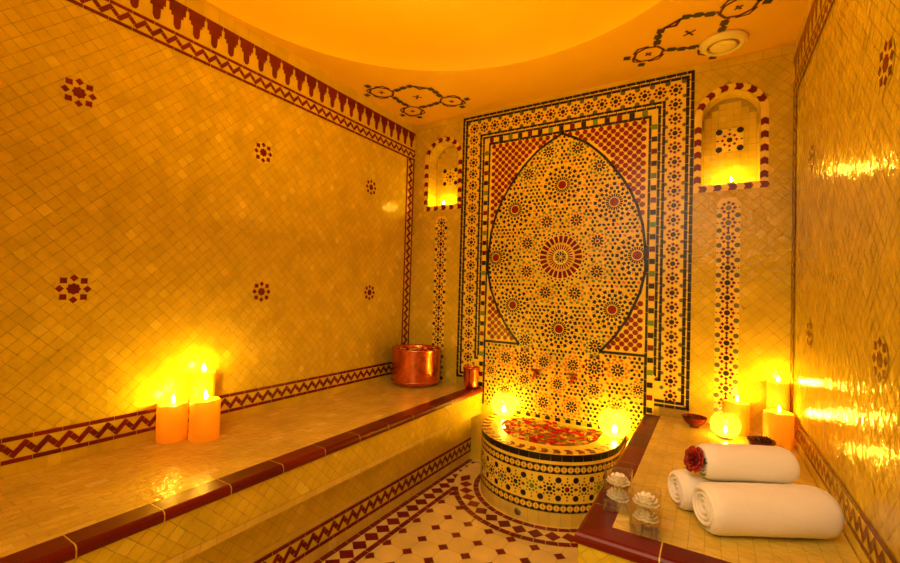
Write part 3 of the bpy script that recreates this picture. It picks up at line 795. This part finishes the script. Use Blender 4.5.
# ---------------------------------------------------------------- petals
def petal_mesh(name, m_, L_=.026, w_=.020):
    B = MB(); P_ = []
    for i in range(5):
        t = i/4; row = []
        for j in range(5):
            s_ = (j-2)/2; ww = w_*(sin(pi*min(1, .12+t*.80)))**.6*(1 if t < .99 else .8)
            row.append(((t-.5)*L_, s_*ww*.5, .0035*(s_*s_)+.006*(t-.5)**2*4*.5))
        P_.append(row)
    B.grid(P_, 0); o = B.build(name, m_, solid=.0006); return o
WZ = BZ-.0112
def scatter(proto, n_, region, z, label, cat, group, sc=(.8, 1.3), zj=.002, mind=.014, taken=None):
    taken = [] if taken is None else taken; c_ = 0; tries = 0; first = True
    while c_ < n_ and tries < 9000:
        tries += 1; x, y = region()
        if x is None or any(hypot(x-a, y-b) < mind for a, b in taken): continue
        taken.append((x, y)); o = proto if first else link(proto.copy()); first = False
        s_ = random.uniform(*sc); o.scale = (s_, s_, s_); o.rotation_euler = (random.uniform(-.12, .12), random.uniform(-.12, .12), random.uniform(0, 6.28))
        o.location = (x, y, z+random.uniform(.0004, zj)); tag(o, label(x, y) if callable(label) else label, cat, group); c_ += 1
    return taken
def inbasin():
    x, y = random.uniform(BC[0]-.28, BC[0]+.28), random.uniform(-.44, -.02)
    d = hypot(x-BC[0], y-ys) if y < ys else abs(x-BC[0])
    if d > .27: return None, None
    return x, y
def place(x, y):
    c = 'beside the left glass ball' if x < 1.03 else ('beside the right glass ball' if x > 1.29 else 'in the middle of the basin')
    return c+(' close to the mosaic wall' if y > -.13 else (' close to the front rim' if y < -.27 else ' halfway to the front rim'))
tk = scatter(petal_mesh('rose_petal', PETR, .036, .029), 70, inbasin, WZ+.001, lambda x, y: 'red rose petal floating '+place(x, y), 'petal', 'red petals on the basin water', zj=.004)
scatter(petal_mesh('flower_petal', PETW, .028, .022), 52, inbasin, WZ+.001, lambda x, y: 'pale cream petal floating '+place(x, y), 'petal', 'pale petals on the basin water', zj=.004, taken=tk, mind=.015)

# ---------------------------------------------------------------- candles
def flame_mesh(h=.026, r=.0062):
    B = MB(); pr = [(.0004, 0), (r*.62, h*.10), (r, h*.30), (r*.85, h*.52), (r*.48, h*.75), (r*.15, h*.94), (.0003, h)]
    B.lathe(pr, 8); return B
def wick_mesh(h=.012): B = MB(); B.tube([(0, 0, 0), (.0008, 0, h*.5), (.0018, 0, h)], .0011, 6); return B
def candle(loc, r, h, label, group=None, well=.010, name='pillar_candle', cat='candle', fh=.036, fr=.0092, lop=0):
    t = empty(name, loc, label, cat, group); B = MB(); f = lambda rr, z, a: (rr*(1+.006*sin(3*a+lop)), z+(.0025*sin(2*a+lop)+.0015*sin(5*a) if z > h*.9 else 0))
    B.lathe([(.0001, 0), (r*.94, 0), (r, .004), (r, h*.5), (r, h-.006), (r*.975, h-.001), (r*.90, h), (r*.84, h-well*.45), (r*.70, h-well*.9), (r*.3, h-well), (.0001, h-well)], 40, fn=f)
    B.build('wax', WAX, t)
    wk = wick_mesh().build('wick', WICK, t); wk.location = (0, 0, h-well-.001)
    o = flame_mesh(fh, fr).build('flame', FL, wk); o.location = (.0018, 0, .010)
    return t
candle((.0605, -1.700, ZB), .0555, .152, 'pillar candle standing left of the two front ones on the long bench', 'pillar candles on the long bench', lop=1, fr=.0076)
candle((.152, -1.617, ZB), .057, .166, 'thick pillar candle standing right and in front of the tallest on the long bench', 'pillar candles on the long bench', lop=2, fr=.0076)
candle((.050, -1.573, ZB), .0465, .262, 'tallest pillar candle, behind the other two on the long bench', 'pillar candles on the long bench', lop=4, fr=.0074)
candle((2.070, -.098, ZB), .0545, .150, 'pillar candle behind the glass ball on the towel bench', 'pillar candles on the towel bench', lop=0, fr=.0058, fh=.030)
candle((2.234, -.054, ZB), .045, .262, 'tallest pillar candle in the right hand corner of the towel bench', 'pillar candles on the towel bench', lop=3, fr=.0058, fh=.030)
candle((2.221, -.215, ZB), .0560, .152, 'short thick pillar candle in front of the tallest in the right corner', 'pillar candles on the towel bench', lop=5, fr=.0058, fh=.030)
def tealight(loc, label, group=None, fh=.026, fr=.0070):
    t = empty('tealight_candle', loc, label, 'candle', group); B = MB()
    B.lathe([(.0001, 0), (.0185, 0), (.019, .001), (.019, .014), (.0180, .0145), (.0178, .012), (.0001, .012)], 24); B.build('cup', STEEL, t)
    B = MB(); B.lathe([(.0001, .0155-.003), (.0165, .0130), (.0165, .0015), (.0001, .0015)][::-1], 24); B.build('wax', WAX, t)
    wk = wick_mesh(.009).build('wick', WICK, t); wk.location = (0, 0, .0125)
    o = flame_mesh(fh, fr).build('flame', FL, wk); o.location = (.0012, 0, .006)
tealight((.247, .045, 1.7705), 'tealight burning in the left arched wall niche')
tealight((2.036, .045, 1.7455), 'tealight burning in the right arched wall niche')
def ball(loc, r, label, fh=.036, fr=.0115):
    t = empty('glass_candle_holder', loc, label, 'candle holder', 'round glass candle holders'); B = MB(); n_ = 22
    a0, a1 = math.radians(-68), math.radians(68); cz = r*sin(-a0)+.004
    outp = [(r*cos(a0+(a1-a0)*k/n_), cz+r*sin(a0+(a1-a0)*k/n_)) for k in range(n_+1)]; th_ = .0022
    inp = [((r-th_)*cos(a0+(a1-a0)*k/n_), cz+(r-th_)*sin(a0+(a1-a0)*k/n_)) for k in range(n_+1)]
    fn = lambda rr, z, a: (rr*(1+.010*cos(28*a)), z)
    B.lathe(outp, 112, fn=fn); o = B.build('glass_shell', CRACK, t)
    B = MB(); B.lathe([(.0001, 0), (r*.40, 0), (r*.42, .002), (r*.375, .0055), (.0001, .006)], 40); B.build('foot', CRACK, t)
    B = MB(); B.lathe([(outp[-1][0], outp[-1][1]-.001), (outp[-1][0]+.003, outp[-1][1]), (outp[-1][0]+.0025, outp[-1][1]+.003), (outp[-1][0]-.001, outp[-1][1]+.002), (outp[-1][0], outp[-1][1]-.001)], 48); B.build('lip', CRACK, t)
    tealight((loc[0], loc[1], loc[2]+.0065), label.replace('glass ball candle holder', 'tealight inside the glass ball'), 'tealights inside glass balls', fh, fr)
ball((2.021, -.226, ZB), .062, 'glass ball candle holder standing on the towel bench beside the bowls', .030, .0080)
ball((.838, -.100, BZ+.0015), .080, 'glass ball candle holder on the left of the basin rim', .042, .0150)
ball((1.507, -.098, BZ+.0015), .084, 'glass ball candle holder on the right of the basin rim', .042, .0150)

# ---------------------------------------------------------------- copper pot and cup
PC = (.208, -.192); t = empty('copper_pot', (*PC, ZB), 'wide copper pot of petals standing in the left back corner of the long bench', 'pot')
B = MB(); R0 = .170
B.lathe([(.0001, 0), (R0*.80, 0), (R0*.86, .004), (R0*.95, .018), (R0*.985, .040), (R0*.985, .17), (R0*.99, .230), (R0*1.015, .240), (R0*1.02, .246), (R0*1.00, .249), (R0*.965, .240), (R0*.955, .17), (R0*.94, .03), (.0001, .015)], 64); B.build('pot_body', COPPER, t)
B = MB(); B.lathe([(R0*.985+.0005, .030), (R0*.985+.003, .032), (R0*.985+.003, .035), (R0*.985+.0005, .037)], 64); B.build('rolled_band', COPPER, t)
B = MB(); B.lathe([(R0*.955, .231), (.0001, .231)][::-1], 48); o = B.build('water', WATER, t); o['kind'] = 'stuff'
def inpot():
    a, r_ = random.uniform(0, 6.28), .142*sqrt(random.random()); return PC[0]+r_*cos(a), PC[1]+r_*sin(a)
tk = scatter(petal_mesh('rose_petal', PETR, .030, .026), 18, inpot, ZB+.2325, lambda x, y: 'red rose petal floating in the copper pot, '+('towards the left wall' if x < PC[0] else 'towards the bench edge')+(' at the back' if y > PC[1] else ' in front'), 'petal', 'red petals in the copper pot', zj=.006, mind=.018)
scatter(petal_mesh('flower_petal', PETW, .028, .022), 22, inpot, ZB+.2325, lambda x, y: 'pale cream petal floating in the copper pot, '+('towards the left wall' if x < PC[0] else 'towards the bench edge')+(' at the back' if y > PC[1] else ' in front'), 'petal', 'pale petals in the copper pot', zj=.006, mind=.018, taken=tk)
t = empty('copper_cup', (.585, -.078, ZB), 'small copper tumbler standing at the back end of the long bench edge', 'cup')
B = MB(); B.lathe([(.0001, 0), (.034, 0), (.038, .004), (.047, .020), (.051, .060), (.054, .136), (.0555, .139), (.0555, .143), (.053, .143), (.051, .132), (.046, .03), (.0001, .014)], 40); B.build('cup_body', COPPER, t)
B = MB(); B.lathe([(.0547, .128), (.0562, .130), (.0562, .138), (.0553, .140)], 40); B.build('rim_band', COPDARK, t)

# ---------------------------------------------------------------- wall taps
def tap(x, z, label):
    t = empty('wall_tap', (x, -.006, z), label, 'tap', 'copper taps above the basin'); B = MB()
    ring = lambda c, r, y: [(c[0]+r*cos(a), y, c[1]+r*sin(a)) for a in [2*pi*k/16 for k in range(16)]]
    B.grid([ring((0, 0), .0001, 0), ring((0, 0), .020, 0), ring((0, 0), .020, -.004), ring((0, 0), .012, -.008), ring((0, 0), .009, -.030), ring((0, 0), .0001, -.030)], closev=True); B.build('flange', COPDARK, t)
    B = MB(); B.tube([(0, -.028, 0), (0, -.050, 0), (0, -.066, -.008), (0, -.072, -.026)], [.010, .009, .008, .0075], 12); B.build('spout', COPPER, t)
    B = MB(); B.tube([(0, -.034, .004), (0, -.034, .032)], .0055, 10); vs = B.build('valve_stem', COPDARK, t)
    B = MB(); B.tube([(-.026, -.034, .034), (.026, -.034, .034)], .0052, 10); B.tube([(0, -.058, .034), (0, -.010, .034)], .0052, 10)
    for a, b_ in ((-.026, -.034), (.026, -.034), (0, -.058), (0, -.010)): B.lathe([(.0001, -.007), (.006, -.004), (.0075, 0), (.006, .004), (.0001, .007)], 10, (a, b_, .034))
    B.build('cross_handle', COPDARK, vs)
tap(1.018, .632, 'left of the two small copper taps in the mosaic above the basin')
tap(1.252, .632, 'right of the two small copper taps in the mosaic above the basin')

# ---------------------------------------------------------------- bowls
def bowl(loc, r, h, label, fill_):
    t = empty('glazed_bowl', loc, label, 'bowl', 'small oxblood bowls'); B = MB()
    B.lathe([(.0001, 0), (r*.38, 0), (r*.40, .006), (r*.55, .012), (r*.85, h*.55), (r, h-.002), (r*1.0, h), (r*.96, h-.001), (r*.80, h*.60), (r*.45, .018), (.0001, .014)], 40); B.build('bowl_body', BOWLR, t)
    B = MB()
    for k in range(26):
        a, q = random.uniform(0, 6.28), r*.66*sqrt(random.random()); x, y, z = q*cos(a), q*sin(a), h*fill_+random.uniform(0, .008); e = random.uniform(0, 6.28); l = .013
        B.grid([[(x+l*(i-1)*cos(e)-l*(j-1)*sin(e)*.7, y+l*(i-1)*sin(e)+l*(j-1)*cos(e)*.7, z+.004*((i-1)**2+(j-1)**2)*random.uniform(.2, 1.6)) for j in range(3)] for i in range(3)])
    o = B.build('dried_petals', DRIED, t, solid=.0008); o['kind'] = 'stuff'
bowl((1.893, -.128, ZB), .057, .052, 'oxblood bowl at the back of the towel bench beside the panel corner', .62)
bowl((2.148, -.345, ZB), .053, .050, 'oxblood bowl of dark petals between the short candle and the top towel', .80)

# ---------------------------------------------------------------- towels
def towel(px, py, z, th, L_, r, label, turns=3.6, squash=.95):
    t = empty('rolled_towel', (px, py, z), label, 'towel', 'rolled white towels', th)
    # outer roll: local x is the axis; spiral cross-section with rounded ends
    B = MB(); n_ = 56; rings = []
    ends = [(0.0, .80), (.004, .90), (.012, .97), (.026, 1.0)]
    prof = [(x, q) for x, q in ends]+[(L_*k/14, 1.0) for k in range(2, 12)]+[(L_-.034, 1.0), (L_-.018, .97), (L_-.006, .90), (L_, .76), (L_+.001, .5), (L_, .001)]
    for x, q in prof:
        row = []
        for k in range(n_):
            a = 2*pi*k/n_; rr = r*q*(1+.012*sin(3*a+x*20)+.010*sin(5*a-x*33)+.006*sin(x*140+2*a))
            y_, z_ = rr*cos(a), rr*sin(a)*squash
            z_ = max(z_, -r*.93*squash) if q > .9 else z_
            row.append((x, y_, z_))
        rings.append(row)
    B.grid(rings, closev=True); B.build('towel_roll', WHITETERRY, t)
    # the coiled layers showing at the near end
    B = MB(); steps = int(turns*26); r_in, th_ = r*.10, (r*.90-r*.10)/turns; A = []
    for k in range(steps+1):
        u = k/steps; a = u*turns*2*pi; rr = r_in+(r*.86-r_in)*u; oval = 1
        row = []
        for j in range(7):
            c_ = cos(pi*j/6); s_ = sin(pi*j/6); d = rr+th_*.47*(-c_); row.append((.010-.016*s_+.006*(1-u), d*cos(a)*.96, d*sin(a)*squash*.96))
        A.append(row)
    B.grid(A); B.build('coiled_end', WHITETERRY, t)
    B = MB(); B.lathe([(.0001, 0), (r*.9, 0)], 32); 
    B.v = [(.010, y_, x_*squash) for x_, y_, z_ in B.v]; B.build('inner_layers', WHITETERRY, t)
    # hem line running along the roll
    return t
TH = .53
towel(1.946, -1.226, ZB+.0665, TH, .340, .0690, 'thick rolled white towel lying in front, lowest and nearest')
towel(1.872, -1.118, ZB+.0575, TH, .30, .0600, 'rolled white towel lying behind the thick front one, under the rose towel')
towel(1.940, -1.134, ZB+.1650, .48, .250, .0535, 'rolled white towel on top of the other two, with a rose at its end')

# ---------------------------------------------------------------- rose
RP = Vector((1.924, -1.152, ZB+.170)); t = empty('red_rose', tuple(RP), 'dark red rose leaning on the end of the top towel', 'rose')
t.rotation_euler = (math.radians(72), math.radians(4), math.radians(-52)); t.scale = (.86, .86, .86)
B = MB(); 
for ring_, (nn, r_, zt, op) in enumerate(((3, .009, .030, .1), (4, .016, .029, .22), (5, .024, .026, .42), (6, .033, .020, .72), (6, .040, .011, 1.05))):
    for k in range(nn):
        a0 = 2*pi*k/nn+ring_*.6; P_ = []
        for i in range(6):
            u = i/5; row = []
            for j in range(7):
                s_ = (j-3)/3; aa = a0+s_*(pi/nn)*1.25*(sin(pi*(.25+.6*u))); rr = r_*(.25+.75*u**(.8))+.006*op*u*u+.0015*s_*s_*(1 if ring_ % 2 else -1)
                z_ = zt*u*(1-.35*op*u*u)-.004*s_*s_*u+.002*sin(5*aa)*u
                row.append((rr*cos(aa), rr*sin(aa), z_))
            P_.append(row)
        B.grid(P_)
B.build('petals', ROSE, t, solid=.0009)
B = MB(); B.lathe([(.0001, -.012), (.006, -.010), (.010, -.003), (.012, .003), (.0001, .004)], 14); B.build('calyx', LEAF, t)
B = MB(); B.tube([(0, 0, -.010), (.002, .001, -.020)], .0025, 8); stm = B.build('stem', LEAF, t)
B = MB()
for a0 in (.4, 2.6, 4.4):
    P_ = []
    for i in range(6):
        u = i/5; ww = .011*sin(pi*min(1, u*.95+.04)); P_.append([((.006+.038*u)*cos(a0)-s_*ww*sin(a0), (.006+.038*u)*sin(a0)+s_*ww*cos(a0), -.008-.012*u+.003*abs(s_)) for s_ in (-1, 0, 1)])
    B.grid(P_)
B.build('leaves', LEAF, stm, solid=.0006)

# ---------------------------------------------------------------- glass cubes with white flowers
def cube_glass(x, y, rz, label):
    t = empty('glass_cube_vase', (x, y, ZB+.0005), label, 'vase', 'small square glass vases with white flowers', rz); s_, h_, tk_ = .039, .110, .003
    B = MB(); o_ = [(-s_, -s_), (s_, -s_), (s_, s_), (-s_, s_)]; i_ = [(a*(1-tk_/s_), b_*(1-tk_/s_)) for a, b_ in o_]
    for k in range(4):
        k2 = (k+1) % 4
        B.face([(*o_[k], 0), (*o_[k2], 0), (*o_[k2], h_), (*o_[k], h_)]); B.face([(*i_[k2], .005), (*i_[k], .005), (*i_[k], h_), (*i_[k2], h_)]); B.face([(*o_[k], h_), (*o_[k2], h_), (*i_[k2], h_), (*i_[k], h_)])
    B.face([(*q_, 0) for q_ in o_][::-1]); B.face([(*q_, .005) for q_ in i_]); B.build('glass_walls', CLEAR, t, weld=True, bevel=.0012)
    for k, (fx, fy, fz, fr_, tz) in enumerate(((.0, .0, .080, .0350, 0), (0, 0, .036, .0345, .12))):
        f = empty('white_flower', (x+fx*cos(rz)-fy*sin(rz), y+fx*sin(rz)+fy*cos(rz), ZB+fz), ('full white flower on top in the ' if k == 0 else 'white flower low inside the ')+label, 'flower', 'white flowers in the glass vases', random.uniform(0, 6))
        f.rotation_euler = (tz, tz*.6, random.uniform(0, 6)); B = MB(); rings_ = ((4, .2, .85), (6, .42, .78), (8, .66, .62), (10, .86, .36), (11, 1.0, .08)) 
        for ri, (nn, q_, zz) in enumerate(rings_):
            for kk in range(nn):
                a0 = 2*pi*kk/nn+ri*.5; P_ = []
                for i in range(4):
                    u = i/3; row = []
                    for j in range(5):
                        sj = (j-2)/2; aa = a0+sj*.62*2*pi/nn*.8*sin(pi*(.3+.5*u)); rr = fr_*q_*(.35+.65*u); row.append((rr*cos(aa), rr*sin(aa), fr_*.95*zz*(.3+.7*u)-.0025*sj*sj+.10*fr_*(u > .9)*q_-fr_*.12))
                    P_.append(row)
                B.grid(P_)
        B.build('petals', SOAP, f, solid=.0009)
        B = MB(); B.lathe([(.0001, -fr_*.42), (fr_*.5, -fr_*.30), (fr_*.62, -fr_*.08), (fr_*.3, fr_*.25), (.0001, fr_*.35)], 16); B.build('flower_base', SOAP, f)
cube_glass(1.722, -1.224, math.radians(6), 'small square glass vase nearer the basin')
cube_glass(1.811, -1.318, math.radians(5), 'small square glass vase nearer the near bench edge')

# ---------------------------------------------------------------- round ceiling fixture
t = empty('ceiling_vent', (1.990, -.185, H), 'round cream ceiling vent half over the painted ornament', 'vent')
B = MB(); B.lathe([(.100, 0), (.104, -.003), (.103, -.008), (.088, -.024), (.074, -.028), (.070, -.025), (.068, -.012), (.072, 0)], 56); B.build('outer_ring', FIXT, t)
B = MB(); B.lathe([(.0001, -.034), (.030, -.033), (.052, -.029), (.058, -.024), (.056, -.018), (.0001, -.014)], 48); B.build('centre_disc', FIXT, t)
B = MB(); B.tube([(0, 0, -.015), (0, 0, -.001)], .006, 10); B.build('valve_stem', FIXT, t)
